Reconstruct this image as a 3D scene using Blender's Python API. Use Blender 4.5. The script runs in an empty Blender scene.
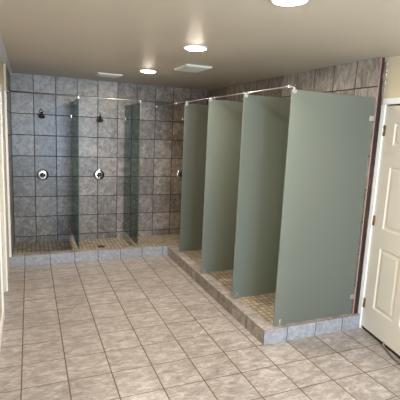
import bpy, bmesh, math, random
from mathutils import Vector, Matrix
random.seed(7)
SC = bpy.context.scene
COL = SC.collection

# ------------------------------------------------------------------ camera
YAW, PITCH, ROLL = 0.4004, -0.1623, 0.0455
CAM = Vector((0.0854, -2.7059, 1.7356))
cy, sy, cp, sp, cr, sr = math.cos(YAW), math.sin(YAW), math.cos(PITCH), math.sin(PITCH), math.cos(ROLL), math.sin(ROLL)
fh = Vector((sy, cy, 0)); rt = Vector((cy, -sy, 0)); up = Vector((0, 0, 1))
fw = fh * cp + up * sp; u2 = up * cp - fh * sp
r3 = rt * cr + u2 * sr; u3 = u2 * cr - rt * sr
cam_d = bpy.data.cameras.new('camera'); cam = bpy.data.objects.new('camera', cam_d); COL.objects.link(cam)
M = Matrix((r3, u3, -fw)).transposed().to_4x4(); M.translation = CAM
cam.matrix_world = M
cam_d.sensor_fit = 'HORIZONTAL'; cam_d.sensor_width = 36; cam_d.lens = 405.9 / 400 * 36
cam_d.clip_start = 0.02
SC.camera = cam

# ------------------------------------------------------------------ world, daylight, exposure
w = bpy.data.worlds.new('world'); SC.world = w; w.use_nodes = True
w.node_tree.nodes['Background'].inputs[0].default_value = (0.55, 0.72, 1.0, 1)
w.node_tree.nodes['Background'].inputs[1].default_value = 0.6
def area(name, loc, aim, sx, sz, power, color):
    l = bpy.data.lights.new(name, 'AREA'); l.shape = 'RECTANGLE'; l.size = sx; l.size_y = sz
    l.energy = power; l.color = color
    o = bpy.data.objects.new(name, l); COL.objects.link(o); o.location = loc
    o.rotation_euler = Vector(aim).to_track_quat('-Z', 'Y').to_euler()
    return o
WIN = dict(x0=0.2, x1=1.9, z0=0.75, z1=2.05, y=-4.6)  # unseen window, added as the room's daylight source
area('added_window_daylight', ((WIN['x0'] + WIN['x1']) / 2, WIN['y'] + 0.03, (WIN['z0'] + WIN['z1']) / 2), (0, 1, -0.12),
     WIN['x1'] - WIN['x0'] - .1, WIN['z1'] - WIN['z0'] - .1, 112, (0.58, 0.78, 1.0))
vs = SC.view_settings
vs.view_transform = 'Standard'; vs.look = 'None'; vs.gamma = 1; vs.use_curve_mapping = False; vs.exposure = 1.2
SC.cycles.max_bounces = 8; SC.cycles.diffuse_bounces = 5; SC.cycles.glossy_bounces = 4
SC.cycles.transparent_max_bounces = 12; SC.cycles.transmission_bounces = 6
SC.cycles.caustics_reflective = False; SC.cycles.caustics_refractive = False
SC.cycles.sample_clamp_indirect = 4
LAMP = 184.0

# ------------------------------------------------------------------ constants (metres)
H = 2.447; XT = 2.849; XD = 2.93; YB = 3.678; XS = -0.148; XL = -0.172
YC = 2.618; XC = 1.868; YN = -0.006; HC = 0.13; CW = 0.115; YT = 0.03
WZ = 0.1095; WS = 0.299; WX = -0.148

# ------------------------------------------------------------------ node helpers
def newmat(name):
    m = bpy.data.materials.new(name); m.use_nodes = True
    nt = m.node_tree; b = nt.nodes['Principled BSDF']
    return m, nt, b
def N(nt, t, **k):
    n = nt.nodes.new(t)
    for a, v in k.items(): setattr(n, a, v)
    return n
def mth(nt, op, a, b=None, c=None):
    n = N(nt, 'ShaderNodeMath', operation=op)
    for i, v in enumerate((a, b, c)):
        if v is None: continue
        if isinstance(v, (int, float)): n.inputs[i].default_value = v
        else: nt.links.new(v, n.inputs[i])
    return n.outputs[0]
def ramp(nt, fac, stops):
    n = N(nt, 'ShaderNodeValToRGB'); e = n.color_ramp.elements
    while len(e) < len(stops): e.new(0.5)
    for i, (p, c) in enumerate(stops):
        e[i].position = p; e[i].color = (*c, 1)
    nt.links.new(fac, n.inputs[0]); return n.outputs[0]
def mixc(nt, fac, a, b, mode='MIX'):
    n = N(nt, 'ShaderNodeMix', data_type='RGBA', blend_type=mode)
    for s, v in ((0, fac), (6, a), (7, b)):
        if isinstance(v, (int, float)): n.inputs[s].default_value = v
        elif isinstance(v, tuple): n.inputs[s].default_value = (*v, 1)
        else: nt.links.new(v, n.inputs[s])
    return n.outputs[2]
def srgb(r, g, b):
    f = lambda c: (c / 255 / 12.92) if c / 255 <= 0.04045 else ((c / 255 + 0.055) / 1.055) ** 2.4
    return (f(r), f(g), f(b))

def tile_mat(name, ua, va, uo, vo, us, vsz, grout_w, stops, grout, rough=0.35, streak=(1, 1, 1), nscale=12.0, var=0.12, bump=0.4, vthin=1.0):
    """square tiles on the plane spanned by world axes ua, va"""
    m, nt, b = newmat(name)
    geo = N(nt, 'ShaderNodeNewGeometry'); sep = N(nt, 'ShaderNodeSeparateXYZ'); nt.links.new(geo.outputs['Position'], sep.inputs[0])
    def axis(a, o, s):
        v = mth(nt, 'DIVIDE', mth(nt, 'SUBTRACT', sep.outputs[a], o), s)
        return mth(nt, 'FLOOR', v), mth(nt, 'FRACT', v)
    iu, fu = axis(ua, uo, us); iv, fv = axis(va, vo, vsz)
    du = mth(nt, 'MULTIPLY', mth(nt, 'MINIMUM', fu, mth(nt, 'SUBTRACT', 1.0, fu)), us)
    dv = mth(nt, 'MULTIPLY', mth(nt, 'MINIMUM', fv, mth(nt, 'SUBTRACT', 1.0, fv)), vsz)
    d = mth(nt, 'MINIMUM', du, mth(nt, 'MULTIPLY', dv, vthin))
    mask = N(nt, 'ShaderNodeMapRange'); nt.links.new(d, mask.inputs[0])
    mask.inputs[1].default_value = grout_w * 0.35; mask.inputs[2].default_value = grout_w * 0.65
    comb = N(nt, 'ShaderNodeCombineXYZ'); nt.links.new(iu, comb.inputs[0]); nt.links.new(iv, comb.inputs[1])
    wn = N(nt, 'ShaderNodeTexWhiteNoise', noise_dimensions='3D'); nt.links.new(comb.outputs[0], wn.inputs[0])
    off = N(nt, 'ShaderNodeVectorMath', operation='MULTIPLY_ADD'); nt.links.new(wn.outputs['Color'], off.inputs[0])
    off.inputs[1].default_value = (9, 9, 9); nt.links.new(geo.outputs['Position'], off.inputs[2])
    mp = N(nt, 'ShaderNodeMapping'); mp.inputs['Scale'].default_value = streak; nt.links.new(off.outputs[0], mp.inputs[0])
    n1 = N(nt, 'ShaderNodeTexNoise'); n1.inputs['Scale'].default_value = nscale; n1.inputs['Detail'].default_value = 6
    n1.inputs['Roughness'].default_value = 0.62; n1.inputs['Distortion'].default_value = 0.6
    nt.links.new(mp.outputs[0], n1.inputs['Vector'])
    n2 = N(nt, 'ShaderNodeTexNoise'); n2.inputs['Scale'].default_value = nscale * 4; n2.inputs['Detail'].default_value = 4
    nt.links.new(mp.outputs[0], n2.inputs['Vector'])
    f = mth(nt, 'ADD', mth(nt, 'MULTIPLY', n1.outputs[0], 0.66), mth(nt, 'MULTIPLY', n2.outputs[0], 0.34))
    f = mth(nt, 'ADD', f, mth(nt, 'MULTIPLY', mth(nt, 'SUBTRACT', wn.outputs[0], 0.5), var))
    colr = ramp(nt, f, stops)
    nt.links.new(mixc(nt, mask.outputs[0], grout, colr), b.inputs['Base Color'])
    rr = mth(nt, 'ADD', mth(nt, 'MULTIPLY', mth(nt, 'SUBTRACT', 1.0, mask.outputs[0]), 0.4), rough)
    nt.links.new(rr, b.inputs['Roughness'])
    bp = N(nt, 'ShaderNodeBump'); bp.inputs['Strength'].default_value = bump; bp.inputs['Distance'].default_value = 0.003
    hh = mth(nt, 'ADD', mask.outputs[0], mth(nt, 'MULTIPLY', n2.outputs[0], 0.15))
    nt.links.new(hh, bp.inputs['Height']); nt.links.new(bp.outputs[0], b.inputs['Normal'])
    return m

def paint(name, col, rough=0.5, var=0.04, scale=3.0, metal=0.0, bump=0.0):
    m, nt, b = newmat(name)
    tc = N(nt, 'ShaderNodeTexCoord'); n = N(nt, 'ShaderNodeTexNoise'); n.inputs['Scale'].default_value = scale
    n.inputs['Detail'].default_value = 5; nt.links.new(tc.outputs['Object'], n.inputs['Vector'])
    lo = tuple(c * (1 - var) for c in col); hi = tuple(min(1, c * (1 + var)) for c in col)
    nt.links.new(ramp(nt, n.outputs[0], [(0.3, lo), (0.7, hi)]), b.inputs['Base Color'])
    b.inputs['Roughness'].default_value = rough; b.inputs['Metallic'].default_value = metal
    if bump:
        n2 = N(nt, 'ShaderNodeTexNoise'); n2.inputs['Scale'].default_value = 60; nt.links.new(tc.outputs['Object'], n2.inputs['Vector'])
        bp = N(nt, 'ShaderNodeBump'); bp.inputs['Strength'].default_value = bump; bp.inputs['Distance'].default_value = 0.002
        nt.links.new(n2.outputs[0], bp.inputs['Height']); nt.links.new(bp.outputs[0], b.inputs['Normal'])
    return m

WALL_STOPS = [(0.34, srgb(94, 86, 80)), (0.5, srgb(130, 121, 113)), (0.64, srgb(164, 155, 146))]
CURB_DAYLIT_STOPS = [(0.32, srgb(126, 125, 128)), (0.5, srgb(148, 147, 151)), (0.66, srgb(172, 172, 176))]  # bluish daylight on the curb fronts is put into their tile colour
FLOOR_STOPS = [(0.32, srgb(118, 109, 103)), (0.49, srgb(150, 141, 135)), (0.66, srgb(186, 178, 173))]
GROUT_W = srgb(34, 31, 32); GROUT_F = srgb(88, 70, 58)
m_back = tile_mat('back_wall_tile', 0, 2, WX, WZ, WS, WS, 0.0095, WALL_STOPS, GROUT_W, var=.14)
m_side = tile_mat('side_wall_tile', 1, 2, 0.005, WZ, WS, WS, 0.0095, WALL_STOPS, GROUT_W, var=.14, streak=(1, 1.6, .6))
m_floor = tile_mat('floor_tile', 0, 1, 0.0, 0.0, 0.3, 0.3, 0.0080, FLOOR_STOPS, GROUT_F, rough=0.3, streak=(.6, 1.4, 1), nscale=15, var=.05, vthin=1.3)
m_curbx = tile_mat('curb_tile_front_daylit', 0, 2, 0.0, -0.005, 0.3, 0.4, 0.006, CURB_DAYLIT_STOPS, GROUT_W, rough=.3, nscale=26, var=.05)
m_curby = tile_mat('curb_tile_side', 1, 2, 0.0, -0.005, 0.3, 0.4, 0.007, WALL_STOPS, GROUT_W, rough=.3, nscale=14, var=.15)
m_curbtop = tile_mat('curb_tile_top', 0, 1, 0.0, 0.0, 0.3, 0.3, 0.004, FLOOR_STOPS, GROUT_F, rough=.3, nscale=14)
m_pan = tile_mat('shower_floor_mosaic', 0, 1, 0.02, 0.012, 0.0575, 0.0575, 0.0085,
                 [(0.3, srgb(150, 139, 122)), (0.5, srgb(182, 170, 151)), (0.7, srgb(206, 194, 175))], srgb(124, 108, 86), rough=.4, nscale=5, var=.3)
m_ceil = paint('ceiling_paint', srgb(198, 187, 169), 0.42, .03, 1.5, bump=.25)
m_wall = paint('beige_wall_paint', srgb(204, 190, 164), 0.55, .03, 2, bump=.2)
m_white = paint('white_trim_paint', srgb(232, 230, 226), 0.35, .02)
m_crown = paint('crown_paint', srgb(205, 204, 202), 0.4, .02)
m_door = paint('cream_door_paint', srgb(216, 210, 197), 0.4, .02, bump=.08)
m_chrome = paint('chrome', (0.75, 0.75, 0.76), 0.18, .02, metal=1)
m_steel = paint('brushed_steel', (0.34, 0.34, 0.345), 0.45, .05, metal=1)
m_bronze = paint('dark_head_metal', (0.06, 0.055, 0.05), 0.25, .1, metal=.6)
m_brass = paint('aged_brass', srgb(150, 128, 88), 0.35, .1, metal=.85)
m_gapblack = paint('gap_shadow_black', (0.012, 0.011, 0.01), 0.6, .1)  # flat black for the shadow gap under the door and the drain holes
m_tileedge = paint('raw_tile_edge', srgb(160, 128, 116), 0.7, .12, 30)
m_vent = paint('vent_plastic', srgb(222, 220, 210), 0.35, .01)
m_ventdark = paint('vent_slot', srgb(120, 116, 106), 0.6, .02)
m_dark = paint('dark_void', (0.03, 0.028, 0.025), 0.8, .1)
m_plaster = paint('torn_plaster', srgb(220, 212, 196), 0.8, .15, 40)
m_shade = paint('window_frame_paint', srgb(236, 236, 234), .4, .02)

def wood_mat():
    m, nt, b = newmat('reddish_raw_wood')
    tc = N(nt, 'ShaderNodeTexCoord'); mp = N(nt, 'ShaderNodeMapping'); mp.inputs['Scale'].default_value = (30, 30, 3)
    nt.links.new(tc.outputs['Object'], mp.inputs[0])
    n = N(nt, 'ShaderNodeTexNoise'); n.inputs['Scale'].default_value = 1.6; n.inputs['Detail'].default_value = 7
    nt.links.new(mp.outputs[0], n.inputs['Vector'])
    nt.links.new(ramp(nt, n.outputs[0], [(0.38, srgb(26, 12, 10)), (0.6, srgb(62, 32, 26)), (0.78, srgb(110, 72, 62))]), b.inputs['Base Color'])
    b.inputs['Roughness'].default_value = .7
    return m
m_wood = wood_mat()

def frosted():
    m = bpy.data.materials.new('frosted_glass'); m.use_nodes = True; nt = m.node_tree; nt.nodes.clear()
    out = N(nt, 'ShaderNodeOutputMaterial')
    d = N(nt, 'ShaderNodeBsdfDiffuse'); d.inputs[0].default_value = (*srgb(152, 155, 145), 1)
    t = N(nt, 'ShaderNodeBsdfTranslucent'); t.inputs[0].default_value = (*srgb(214, 226, 216), 1)
    g = N(nt, 'ShaderNodeBsdfGlossy'); g.inputs[0].default_value = (.9, .95, .92, 1); g.inputs[1].default_value = 0.38
    fr = N(nt, 'ShaderNodeFresnel'); fr.inputs[0].default_value = 1.45
    m1 = N(nt, 'ShaderNodeMixShader'); m1.inputs[0].default_value = .68
    nt.links.new(d.outputs[0], m1.inputs[1]); nt.links.new(t.outputs[0], m1.inputs[2])
    m2 = N(nt, 'ShaderNodeMixShader'); nt.links.new(fr.outputs[0], m2.inputs[0])
    nt.links.new(m1.outputs[0], m2.inputs[1]); nt.links.new(g.outputs[0], m2.inputs[2])
    nt.links.new(m2.outputs[0], out.inputs[0])
    return m
def clearglass(name, tint, extra=0.0):
    m = bpy.data.materials.new(name); m.use_nodes = True; nt = m.node_tree; nt.nodes.clear()
    out = N(nt, 'ShaderNodeOutputMaterial')
    t = N(nt, 'ShaderNodeBsdfTransparent'); t.inputs[0].default_value = (*tint, 1)
    g = N(nt, 'ShaderNodeBsdfGlossy'); g.inputs[0].default_value = (.85, .95, .9, 1); g.inputs[1].default_value = 0.03
    fr = N(nt, 'ShaderNodeFresnel'); fr.inputs[0].default_value = 1.5
    m2 = N(nt, 'ShaderNodeMixShader'); nt.links.new(fr.outputs[0], m2.inputs[0])
    df = N(nt, 'ShaderNodeBsdfDiffuse'); df.inputs[0].default_value = (*srgb(120, 142, 126), 1)
    m0 = N(nt, 'ShaderNodeMixShader'); m0.inputs[0].default_value = extra
    nt.links.new(t.outputs[0], m0.inputs[1]); nt.links.new(df.outputs[0], m0.inputs[2])
    nt.links.new(m0.outputs[0], m2.inputs[1]); nt.links.new(g.outputs[0], m2.inputs[2])
    nt.links.new(m2.outputs[0], out.inputs[0])
    return m
m_frost = frosted()
m_clear = clearglass('green_clear_glass', (0.60, 0.74, 0.64), .22)
m_edge = paint('ground_green_glass_edge', srgb(62, 86, 74), .6, .05)
m_pane = clearglass('window_glass', (0.95, 0.97, 0.97))
def lampmat():
    m = bpy.data.materials.new('lamp_lens'); m.use_nodes = True; nt = m.node_tree; nt.nodes.clear()
    out = N(nt, 'ShaderNodeOutputMaterial'); e = N(nt, 'ShaderNodeEmission')
    e.inputs[0].default_value = (1.0, 0.87, 0.71, 1); e.inputs[1].default_value = LAMP
    nt.links.new(e.outputs[0], out.inputs[0]); return m
m_lamp = lampmat()

# ------------------------------------------------------------------ mesh helpers
def box(bm, x0, y0, z0, x1, y1, z1, mi=0, faces=None):
    """axis box; faces = dict normal-key -> material index"""
    v = [bm.verts.new(p) for p in ((x0, y0, z0), (x1, y0, z0), (x1, y1, z0), (x0, y1, z0), (x0, y0, z1), (x1, y0, z1), (x1, y1, z1), (x0, y1, z1))]
    for k, idx in (('-z', (3, 2, 1, 0)), ('+z', (4, 5, 6, 7)), ('-y', (0, 1, 5, 4)), ('+x', (1, 2, 6, 5)), ('+y', (2, 3, 7, 6)), ('-x', (3, 0, 4, 7))):
        f = bm.faces.new([v[i] for i in idx]); f.material_index = (faces or {}).get(k, mi)
def basis(d):
    d = Vector(d).normalized(); a = Vector((0, 0, 1)) if abs(d.z) < .9 else Vector((1, 0, 0))
    u = d.cross(a).normalized(); return d, u, d.cross(u).normalized()
def lathe(bm, base, axis, prof, n=28, mi=0):
    """prof: list (distance along axis, radius)"""
    d, u, v = basis(axis); base = Vector(base); rings = []
    for (t, r) in prof:
        if r < 1e-6: rings.append([bm.verts.new(base + d * t)])
        else: rings.append([bm.verts.new(base + d * t + (u * math.cos(2 * math.pi * i / n) + v * math.sin(2 * math.pi * i / n)) * r) for i in range(n)])
    for a, b in zip(rings, rings[1:]):
        for i in range(n):
            q = [a[i % len(a)], a[(i + 1) % len(a)], b[(i + 1) % len(b)], b[i % len(b)]]
            q = list(dict.fromkeys(q))
            if len(q) > 2: f = bm.faces.new(q); f.smooth = True; f.material_index = mi
    for r, last in ((rings[0], False), (rings[-1], True)):
        if len(r) > 2: bm.faces.new(r if last else r[::-1])
def tube(bm, pts, r, n=12):
    pts = [Vector(p) for p in pts]; rings = []; pu = None
    for i, p in enumerate(pts):
        t = (pts[min(i + 1, len(pts) - 1)] - pts[max(i - 1, 0)]).normalized()
        if pu is None: _, u, v = basis(t)
        else: u = (pu - t * pu.dot(t)).normalized(); v = t.cross(u)
        pu = u; rr = r[i] if isinstance(r, (list, tuple)) else r
        rings.append([bm.verts.new(p + (u * math.cos(2 * math.pi * k / n) + v * math.sin(2 * math.pi * k / n)) * rr) for k in range(n)])
    for a, b in zip(rings, rings[1:]):
        for k in range(n):
            f = bm.faces.new((a[k], a[(k + 1) % n], b[(k + 1) % n], b[k])); f.smooth = True
    bm.faces.new(rings[0][::-1]); bm.faces.new(rings[-1])
def obj(name, bm, mats, parent=None, bevel=0, loc=None, seg=2):
    bmesh.ops.recalc_face_normals(bm, faces=bm.faces)
    me = bpy.data.meshes.new(name); bm.to_mesh(me); bm.free()
    for m in (mats if isinstance(mats, (list, tuple)) else [mats]): me.materials.append(m)
    o = bpy.data.objects.new(name, me); COL.objects.link(o)
    if parent: o.parent = parent
    if loc: o.location = loc
    if bevel:
        b = o.modifiers.new('bevel', 'BEVEL'); b.width = bevel; b.segments = seg; b.limit_method = 'ANGLE'
    return o
def tag(o, label, cat, group=None):
    o['label'] = label; o['category'] = cat
    if group: o['group'] = group
    return o
def thing(name, loc, label, cat, group=None):
    o = bpy.data.objects.new(name, None); COL.objects.link(o); o.location = loc
    o.empty_display_size = .1
    return tag(o, label, cat, group)
def copy_tree(o, parent=None):
    c = o.copy(); COL.objects.link(c)
    if parent: c.parent = parent
    for ch in o.children: copy_tree(ch, c)
    return c
def struct(name, bm, mats, label=None, bevel=0, parent=None):
    o = obj(name, bm, mats, parent, bevel)
    if not parent: o['kind'] = 'structure'
    if label: o['label'] = label
    return o
B = bmesh.new

# ------------------------------------------------------------------ room shell
Y0 = -4.6
bm = B(); box(bm, -0.5, Y0 - .2, -0.1, 3.6, YB + .15, 0.0)
struct('floor', bm, m_floor, 'square grey-beige stone-look floor tiles with tan grout')
bm = B(); box(bm, -0.5, Y0 - .2, H, 3.6, YB + .15, H + .1)
struct('ceiling', bm, m_ceil, 'flat beige painted ceiling')
bm = B(); box(bm, -0.5, YB, 0, 3.6, YB + .15, H)
struct('wall_back', bm, m_back, 'back shower wall of square mottled grey tiles with dark grout')
# right wall: tiled furring, raw stud at its end, then painted wall with the door opening
bm = B(); box(bm, XT, YT, 0.0, XT + .012, YB, H, 0, {'-y': 1, '+z': 1})
struct('wall_right', bm, [m_side, m_tileedge], 'right shower wall of mottled tiles, raw edge exposed by the door')
bm = B(); box(bm, XD, -.012, 0, XD + .12, YB, H); box(bm, XD, -.925, 2.055, XD + .12, -.012, H); box(bm, XD, Y0, 0, XD + .12, -.925, H)
struct('wall_right_painted', bm, m_wall, 'beige painted wall around the cream door')
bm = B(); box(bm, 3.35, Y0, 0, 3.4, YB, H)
struct('dark_backing_beyond_door', bm, m_dark)  # added backing panel; darkness behind the door gap is put into its colour
def ragged_strip():
    bm = B(); n = 46; prev = None
    for i in range(n + 1):
        z = HC + (H - HC - .002) * i / n
        top = max(0, (i / n - .8) / .2)
        a = XT + .0125 + random.uniform(0, .003); c = XD - .021 - random.uniform(0, .004 + .02 * top)
        y = YT + random.uniform(.0, .003 + .006 * top)
        cur = [bm.verts.new(p) for p in ((a, y, z), (c, y + random.uniform(0, .004), z), (c, YT + .05, z), (a, YT + .05, z))]
        if prev:
            for k in range(4): bm.faces.new((prev[k], prev[(k + 1) % 4], cur[(k + 1) % 4], cur[k]))
        else: bm.faces.new(cur[::-1])
        prev = cur
    bm.faces.new(prev); return bm
struct('trim_1', ragged_strip(), m_wood, 'exposed reddish-brown wood strip at the end of the tiled wall')
bm = B()
for i in range(9):
    z = 2.16 + i * .03 + random.uniform(-.01, .01); s = random.uniform(.006, .014)
    lathe(bm, (XD - .004 - random.uniform(0, .006), YT - .004, z), (random.uniform(-.3, .3), -.2, 1), [(-s, .001), (0, s * .6), (s, .001)], 7)
struct('trim_2', bm, m_plaster, 'torn bits of white plaster by the top of the brown strip')
# left wall with a doorway, shower side wall
bm = B(); box(bm, XL - .15, Y0, 0, XL, 1.155, H); box(bm, XL - .15, 1.155, 2.05, XL, 1.80, H); box(bm, XL - .15, 1.80, 0, XL, YB, H)
struct('wall_left', bm, m_wall, 'beige painted wall on the left edge')
bm = B(); box(bm, XL, YC + .004, 0, XS, YB, H, 0, {'-y': 1})
struct('wall_left_shower', bm, [m_side, m_wall], 'narrow sliver of tiled shower side wall on the left')
bm = B(); box(bm, XL, YC - .014, HC + .001, XS - .002, YC + .003, 2.12)
struct('trim_3', bm, m_white, 'white strip on the end of the left tiled wall', .002)
bm = B(); box(bm, XL, 1.085, 0, -.157, 1.155, 2.12); box(bm, XL, 1.80, 0, -.157, 1.87, 2.12); box(bm, XL, 1.155, 2.05, -.157, 1.80, 2.12)
struct('trim_4', bm, m_white, 'white casing around the doorway in the left wall', .003)
bm = B(); box(bm, XL - .06, 1.157, .01, XL - .02, 1.798, 2.048)
d2 = struct('door_2', bm, m_white, 'closed pale door in the left wall', .002)
def crown(x0, x1, y0, y1):
    bm = B(); prof = [(0, 0), (x1 - x0, 0), (x1 - x0, -.006), (x1 - x0 - .012, -.010), (x1 - x0 - .03, -.016), (.012, -.026), (0, -.030)]
    A = [bm.verts.new((x0 + a, y0, H + z)) for a, z in prof]; C = [bm.verts.new((x0 + a, y1, H + z)) for a, z in prof]
    for i in range(len(prof)): j = (i + 1) % len(prof); bm.faces.new((A[i], A[j], C[j], C[i]))
    bm.faces.new(A); bm.faces.new(C[::-1]); return bm
struct('trim_5', crown(XL, -.112, Y0, YB), m_crown, 'grey-white crown moulding along the left wall')
bm = B(); box(bm, XL, Y0, 0, XL + .014, 1.085, .10); struct('baseboard_left', bm, m_white, bevel=.003)
# wall behind the viewpoint with the added, unseen window
bm = B()
W = WIN
box(bm, -.5, Y0 - .15, 0, W['x0'], Y0, H); box(bm, W['x1'], Y0 - .15, 0, 3.6, Y0, H)
box(bm, W['x0'], Y0 - .15, 0, W['x1'], Y0, W['z0']); box(bm, W['x0'], Y0 - .15, W['z1'], W['x1'], Y0, H)
struct('wall_front', bm, m_wall)
wd = B(); box(wd, W['x0'] + .05, Y0 - .09, W['z0'] + .05, W['x1'] - .05, Y0 - .085, W['z1'] - .05)
wo = struct('added_window_1', wd, m_pane)
bm = B()
xm = (W['x0'] + W['x1']) / 2
for a in ((W['x0'], W['z0'], W['x0'] + .05, W['z1']), (W['x1'] - .05, W['z0'], W['x1'], W['z1']), (W['x0'] + .05, W['z0'], W['x1'] - .05, W['z0'] + .05), (W['x0'] + .05, W['z1'] - .05, W['x1'] - .05, W['z1'])):
    box(bm, a[0], Y0 - .12, a[1], a[2], Y0 - .05, a[3])
obj('added_window_frame', bm, m_shade, wo)

# ------------------------------------------------------------------ shower floor and curb
PZ = .012
bm = B(); box(bm, XS, YC + CW, 0, XT, YB, PZ); box(bm, XC + CW, YN + CW, 0, XT, YC + CW, PZ)
struct('floor_shower', bm, m_pan, 'shower floor of small tan mosaic tiles')
bm = B()
F = {'-y': 0, '+y': 0, '-x': 1, '+x': 1, '+z': 2, '-z': 2}
# one continuous curb: back run, side run, near run (outline extruded)
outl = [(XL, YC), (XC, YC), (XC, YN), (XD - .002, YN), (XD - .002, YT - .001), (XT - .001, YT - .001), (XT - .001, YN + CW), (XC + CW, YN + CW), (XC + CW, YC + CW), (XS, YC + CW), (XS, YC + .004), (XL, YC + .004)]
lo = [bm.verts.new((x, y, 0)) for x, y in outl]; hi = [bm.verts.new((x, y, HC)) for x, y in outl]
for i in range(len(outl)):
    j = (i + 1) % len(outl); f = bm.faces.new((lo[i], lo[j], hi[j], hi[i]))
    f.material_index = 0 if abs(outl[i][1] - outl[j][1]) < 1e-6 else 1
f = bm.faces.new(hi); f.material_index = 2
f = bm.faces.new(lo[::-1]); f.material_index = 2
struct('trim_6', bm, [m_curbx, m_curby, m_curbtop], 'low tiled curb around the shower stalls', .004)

# ------------------------------------------------------------------ glass panels
ZT = 2.107; ZB = HC + .008; RZ = 2.126; RX = 1.955; RY = 2.715
def clamp(parent, loc, sx, sy_, sz, name='glass_clamp', mat=None):
    bm = B(); x, y, z = loc
    box(bm, x - sx / 2, y - sy_ / 2, z - sz / 2, x + sx / 2, y + sy_ / 2, z + sz / 2)
    return obj(name, bm, mat or m_chrome, parent, .002)
frost = [(1.985, 0.045, 'nearest large frosted glass panel, at the front end by the door'),
         (1.908, 0.680, 'second frosted glass partition, directly behind the nearest large panel'),
         (1.890, 1.44, 'third frosted glass partition from the front, between second and rearmost'),
         (1.938, 2.31, 'rearmost frosted glass partition, darkest and narrowest looking, near the back wall')]
for i, (xf, y, lab) in enumerate(frost):
    p = thing('shower_screen', (xf, y, ZB), lab, 'glass screen', None)
    bm = B(); box(bm, 0, -.005, 0, XT - .010 - xf, .005, ZT - ZB)
    obj('frosted_pane', bm, m_frost, p, .0015)
    for z in (1.93, .305):
        clamp(p, (XT - .0255 - xf, 0, z - ZB), .05, .026, .05, 'wall_clamp')
    clamp(p, (.06, 0, .022), .018, .024, .06, 'curb_clamp')
    bm = B()
    box(bm, .004, -.011, ZT - ZB - .026, .040, .011, ZT - ZB + .006)
    dx = RX - xf
    tube(bm, [(.02, 0, ZT - ZB), (.02, 0, RZ - ZB - .004), (.012, 0, RZ - ZB), (dx, 0, RZ - ZB)], .0075, 12)
    lathe(bm, (dx, -.016, RZ - ZB), (0, 1, 0), [(0, .0125), (.032, .0125)], 18)
    obj('rod_clamp', bm, m_chrome, p, .001)
for i, (x, yf, lab) in enumerate([(0.665, 2.725, 'clear greenish glass divider left of the middle shower head'), (1.463, 2.725, 'clear greenish glass divider right of the middle shower head')]):
    p = thing('shower_screen', (x, yf, ZB), lab, 'glass screen')
    bm = B(); box(bm, -.005, 0, 0, .005, YB - .010 - yf, ZT - ZB, 0, {'-y': 1, '+z': 1})
    obj('clear_pane', bm, [m_clear, m_edge], p)
    for z in (1.90, .24): clamp(p, (0, YB - .0255 - yf, z - ZB), .026, .05, .05, 'wall_clamp')
    clamp(p, (0, .06, .008), .020, .018, .02, 'curb_clamp', m_steel)
    bm = B(); box(bm, -.009, .004, ZT - ZB - .012, .009, .026, ZT - ZB + .004)
    dy = RY - yf
    tube(bm, [(0, .02, ZT - ZB), (0, .02, RZ - ZB - .004), (0, .012, RZ - ZB), (0, dy, RZ - ZB)], .0050, 12)
    lathe(bm, (-.012, dy, RZ - ZB), (1, 0, 0), [(0, .0095), (.024, .0095)], 18)
    obj('rod_clamp', bm, m_chrome, p, .001)
# support rods
p = thing('support_rod', (XS, RY, RZ), 'chrome support rod running across the back shower stalls', 'rod')
bm = B(); tube(bm, [(.001, 0, 0), (RX - XS - .012, 0, 0)], .0075, 16); obj('tube', bm, m_steel, p)
bm = B(); lathe(bm, (.001, 0, 0), (1, 0, 0), [(0, .026), (.005, .026), (.008, .016), (.02, .014)], 20); obj('wall_flange', bm, m_chrome, p)
p = thing('support_rod', (RX, .03, RZ), 'chrome support rod running along the tops of the frosted panels', 'rod')
bm = B(); tube(bm, [(0, 0, 0), (0, YB - .03 - .001, 0)], .0060, 16); obj('tube', bm, m_steel, p)
bm = B(); lathe(bm, (0, YB - .031, 0), (0, -1, 0), [(0, .026), (.005, .026), (.008, .016), (.02, .014)], 20); obj('wall_flange', bm, m_chrome, p)
bm = B(); lathe(bm, (0, RY - .03 - .018, 0), (0, 1, 0), [(0, .014), (.036, .014)], 18); lathe(bm, (-.001, RY - .03, 0), (-1, 0, 0), [(0, .013), (.03, .013)], 18)
obj('tee_fitting', bm, m_chrome, p)

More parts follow.
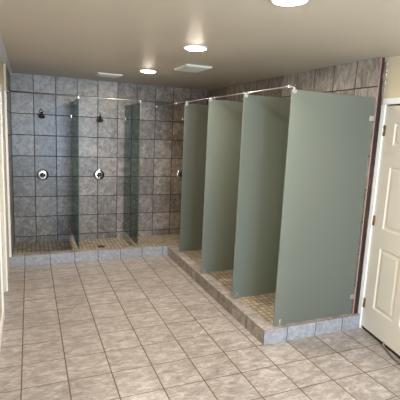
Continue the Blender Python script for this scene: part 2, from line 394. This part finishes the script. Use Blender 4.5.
# ------------------------------------------------------------------ shower heads and valves
def shower_head():
    p = thing('shower_fixture', (0, 0, 0), '', 'shower head')
    bm = B(); lathe(bm, (0, -.0005, 0), (0, -1, 0), [(0, .030), (.003, .030), (.010, .022), (.012, .012), (.014, 0)], 28); obj('wall_flange', bm, m_chrome, p)
    pts = [(0, -.008, 0)] + [(0, -.06 - .05 * math.sin(a), .004 + .05 * math.cos(a) - .05) for a in [k * math.pi / 2 / 6 * .75 for k in range(7)]]
    bm = B(); tube(bm, pts, .0095, 14); obj('shower_arm', bm, m_chrome, p)
    e = Vector(pts[-1]); d = Vector((0, -.42, -.9)).normalized()
    bm = B(); lathe(bm, e - d * .006, d, [(0, .010), (.006, .015), (.016, .0165), (.024, .013), (.034, .020), (.060, .037), (.072, .041), (.080, .041), (.084, .036), (.084, 0)], 28)
    obj('shower_head', bm, m_bronze, p)
    return p
def valve():
    p = thing('shower_valve', (0, 0, 0), '', 'shower valve')
    bm = B(); lathe(bm, (0, -.0005, 0), (0, -1, 0), [(0, .082), (.003, .084), (.007, .080), (.013, .058), (.016, .042), (.018, 0)], 40); obj('escutcheon', bm, m_chrome, p)
    bm = B(); lathe(bm, (0, -.016, 0), (0, -1, 0), [(0, .038), (.012, .037), (.020, .030), (.034, .029), (.044, .026), (.048, .014), (.049, 0)], 30); obj('knob', bm, m_bronze, p)
    bm = B(); tube(bm, [(0, -.054, .006), (0, -.066, -.02), (0, -.070, -.048), (0, -.068, -.072)], [.011, .009, .008, .010], 12); obj('lever', bm, m_chrome, p)
    return p
h0 = shower_head(); v0 = valve()
for i, (x, zh, zv, w) in enumerate([(0.255, 1.955, 1.03, 'left stall'), (1.068, 1.945, 1.035, 'middle stall'), (2.425, 1.955, 1.045, 'right stall')]):
    h = h0 if i == 0 else copy_tree(h0); v = v0 if i == 0 else copy_tree(v0)
    h.location = (x, YB, zh); v.location = (x, YB, zv)
    w = ('leftmost, beside the left wall', 'between the two clear dividers', 'half behind rearmost frosted panel')[i]
    h['label'] = 'small dark metal shower head on back tiled wall, ' + w
    v['label'] = 'round chrome shower valve on back tiled wall, ' + w
    h['group'] = 'shower heads on the back wall'; v['group'] = 'shower valves on the back wall'
# drain
p = thing('shower_drain', (1.04, 3.22, PZ), 'round drain cover in the mosaic floor of middle stall', 'drain')
bm = B(); lathe(bm, (0, 0, .0003), (0, 0, 1), [(0, .055), (.002, .055), (.003, .050), (.003, 0)], 28); obj('cover', bm, m_bronze, p)
bm = B()
for a in range(8):
    t = a * math.pi / 4; lathe(bm, (.032 * math.cos(t), .032 * math.sin(t), .0033), (0, 0, 1), [(0, .006), (.0008, .006)], 8)
obj('grate_hole', bm, m_gapblack, p)['kind'] = 'stuff'

# ------------------------------------------------------------------ ceiling lights and vents
def light():
    p = thing('ceiling_light', (0, 0, 0), '', 'ceiling light')
    bm = B(); lathe(bm, (0, 0, -.0005), (0, 0, -1), [(0, .103), (.004, .103), (.010, .096), (.012, .088), (.006, .084), (.0, .084)], 44); obj('trim_ring', bm, m_white, p)
    bm = B(); lathe(bm, (0, 0, -.004), (0, 0, -1), [(0, .0835), (.006, .0835), (.012, .07), (.015, .04), (.016, 0)], 44); obj('lens', bm, m_lamp, p)
    return p
l0 = light()
for i, (x, y, lab) in enumerate([(1.345, -.80, 'nearest and largest glowing round ceiling light at top edge'), (1.39, .62, 'glowing round ceiling light in the middle of the row, just before the square vent'),
                                 (1.41, 2.19, 'farthest glowing round ceiling light, between the two ceiling vents'), (1.39, -2.15, 'added round ceiling light, unseen behind the viewpoint')]):  # last light is unseen, added to light the room from behind the camera
    l = l0 if i == 0 else copy_tree(l0); l.location = (x, y, H); l['label'] = lab; l['group'] = 'round ceiling lights in a row'
def vent(x, y, sx, sy_, drop, lab, n, along):
    p = thing('ceiling_vent', (x, y, H), lab, 'ceiling vent', 'white ceiling vents')
    bm = B(); a, b = sx / 2, sy_ / 2; t = .03
    z0 = -drop
    # sloped frame ring
    out = [(-a, -b), (a, -b), (a, b), (-a, b)]; mid = [(s[0] * (1 - .02 / a), s[1] * (1 - .02 / b)) for s in out]; inn = [(s[0] * (1 - .045 / a), s[1] * (1 - .045 / b)) for s in out]
    r = [[bm.verts.new((q[0], q[1], z)) for q in c] for c, z in ((out, -.001), (out, z0 * .5), (mid, z0), (inn, z0), (inn, -.004))]
    for u, v in zip(r, r[1:]):
        for k in range(4): bm.faces.new((u[k], u[(k + 1) % 4], v[(k + 1) % 4], v[k]))
    bm.faces.new(r[0]); bm.faces.new(r[-1][::-1])
    obj('frame', bm, m_vent, p)
    bm = B(); ia, ib = a - .047, b - .047
    for k in range(n):
        f = (k + .5) / n
        if along == 'x':
            yy = -ib + 2 * ib * f; s = 2 * ib / n
            box(bm, -ia, yy - s * .36, z0 + .001, ia, yy + s * .36, z0 + .005)
        else:
            xx = -ia + 2 * ia * f; s = 2 * ia / n
            box(bm, xx - s * .36, -ib, z0 + .001, xx + s * .36, ib, z0 + .005)
    o = obj('slats', bm, m_vent, p)
    bm = B(); box(bm, -ia, -ib, -.0075, ia, ib, -.0055); obj('backing', bm, m_ventdark, p)
    return p
vent(1.765, 1.64, .30, .40, .022, 'square white exhaust fan cover on ceiling, right of the light row', 9, 'x')
vent(1.07, 2.90, .32, .24, .02, 'slim white ceiling register near the back wall, above the middle shower', 5, 'x')

# ------------------------------------------------------------------ right door
TH = math.radians(11.5)
HX, HY = XD - .004, -.016
d = bpy.data.objects.new('door_1', None); COL.objects.link(d); d.location = (HX, HY, .031); d['kind'] = 'structure'
d['label'] = 'cream six-panel door standing slightly ajar beside the showers'
# local: x = along door from hinge, y = into the wall (thickness), z up
d.rotation_euler = (0, 0, math.atan2(-math.cos(TH), -math.sin(TH)))
DW, DH, DT = .89, 2.005, .036
xs = [0, .135, .405, .485, .755, DW]; zs = [0, .225, .785, .955, 1.495, 1.675, 1.86, DH]
def door_leaf():
    bm = B()
    holes = {(i, j) for i in (1, 3) for j in (1, 3, 5)}
    V = {}
    def vt(x, y, z):
        k = (round(x, 5), round(y, 5), round(z, 5))
        if k not in V: V[k] = bm.verts.new(k)
        return V[k]
    for side, y, sgn in ((0, 0.0, 1), (1, DT, -1)):
        for i in range(5):
            for j in range(7):
                x0, x1, z0, z1 = xs[i], xs[i + 1], zs[j], zs[j + 1]
                if (i, j) in holes:
                    rings = []
                    for ins, dep in ((0, 0), (.010, .009), (.022, .009), (.045, .002)):
                        yy = y + sgn * dep
                        rings.append([(x0 + ins, yy, z0 + ins), (x1 - ins, yy, z0 + ins), (x1 - ins, yy, z1 - ins), (x0 + ins, yy, z1 - ins)])
                    for a, b in zip(rings, rings[1:]):
                        for k in range(4): bm.faces.new([vt(*a[k]), vt(*a[(k + 1) % 4]), vt(*b[(k + 1) % 4]), vt(*b[k])])
                    bm.faces.new([vt(*q) for q in rings[-1]])
                else:
                    bm.faces.new([vt(x0, y, z0), vt(x1, y, z0), vt(x1, y, z1), vt(x0, y, z1)])
    for i in range(5):
        for z in (0, DH): bm.faces.new([vt(xs[i], 0, z), vt(xs[i + 1], 0, z), vt(xs[i + 1], DT, z), vt(xs[i], DT, z)])
    for j in range(7):
        for x in (0, DW): bm.faces.new([vt(x, 0, zs[j]), vt(x, 0, zs[j + 1]), vt(x, DT, zs[j + 1]), vt(x, DT, zs[j])])
    return bm
leaf = obj('door_leaf', door_leaf(), m_door, d)
bm = B(); box(bm, .004, .006, -.027, DW - .004, DT - .002, -.0005); obj('under_door_shadow', bm, m_gapblack, d)  # shadow gap under the door, drawn as a black strip
for z in (1.80, 1.005, .225):
    bm = B(); lathe(bm, (-.004, -.006, z - .045), (0, 0, 1), [(0, .0065), (.09, .0065)], 14); lathe(bm, (-.004, -.006, z - .05), (0, 0, 1), [(0, .003), (.1, .003)], 10)
    box(bm, -.001, -.0022, z - .045, .022, -.0002, z + .045)
    obj('hinge', bm, m_brass, d)
bm = B(); lathe(bm, (DW - .065, -.0005, .93), (0, -1, 0), [(0, .032), (.006, .032), (.010, .012), (.035, .012), (.045, .025), (.06, .028), (.07, .02), (.073, 0)], 24); obj('door_knob', bm, m_brass, d)
# casing of that door
bm = B()
box(bm, XD - .020, -.013, 0.0, XD - .0005, YT - .003 - .022, 2.052)
box(bm, XD - .013, -.995, 2.052, XD - .0005, YT - .003, 2.105)
box(bm, XD - .013, -.995, 0.0, XD - .0005, -.925, 2.052)
box(bm, XD - .0005, -.925, 0.0, XD + .11, -.915, 2.055)
struct('trim_7', bm, m_white, 'white casing around the cream door', .003)
bm = B(); box(bm, XD - .019, YT - .025 + .0005, HC + .001, XD - .0005, YT - .001, 2.052); box(bm, XD + .0, -.915, 0, XD + .11, -.012, .006, 0)
struct('trim_8', bm, m_white, 'door jamb edge', .001)

# ------------------------------------------------------------------ cord by the door
bm = B()
cp_ = [(2.852, -.345, .040), (2.846, -.352, .026), (2.842, -.365, .012), (2.836, -.385, .0068), (2.815, -.43, .0066), (2.785, -.49, .0066), (2.765, -.55, .0066), (2.755, -.61, .0066), (2.75, -.70, .0066), (2.76, -.78, .0066)]
def cat(P, n=5):
    P = [Vector(p) for p in P]; out = []
    for i in range(len(P) - 1):
        a, b, c, e = P[max(i - 1, 0)], P[i], P[i + 1], P[min(i + 2, len(P) - 1)]
        for k in range(n):
            t = k / n; out.append(.5 * ((2 * b) + (c - a) * t + (2 * a - 5 * b + 4 * c - e) * t * t + (3 * b - a - 3 * c + e) * t ** 3))
    return out + [P[-1]]
tube(bm, cat([(x, y, z + .0014) for x, y, z in cp_]), .0078, 10)
m_cord = paint('brown_cord', srgb(112, 90, 72), .5, .2, 20)
tag(obj('cord', bm, m_cord), 'thin brown cord curling out from under the cream door', 'cord')
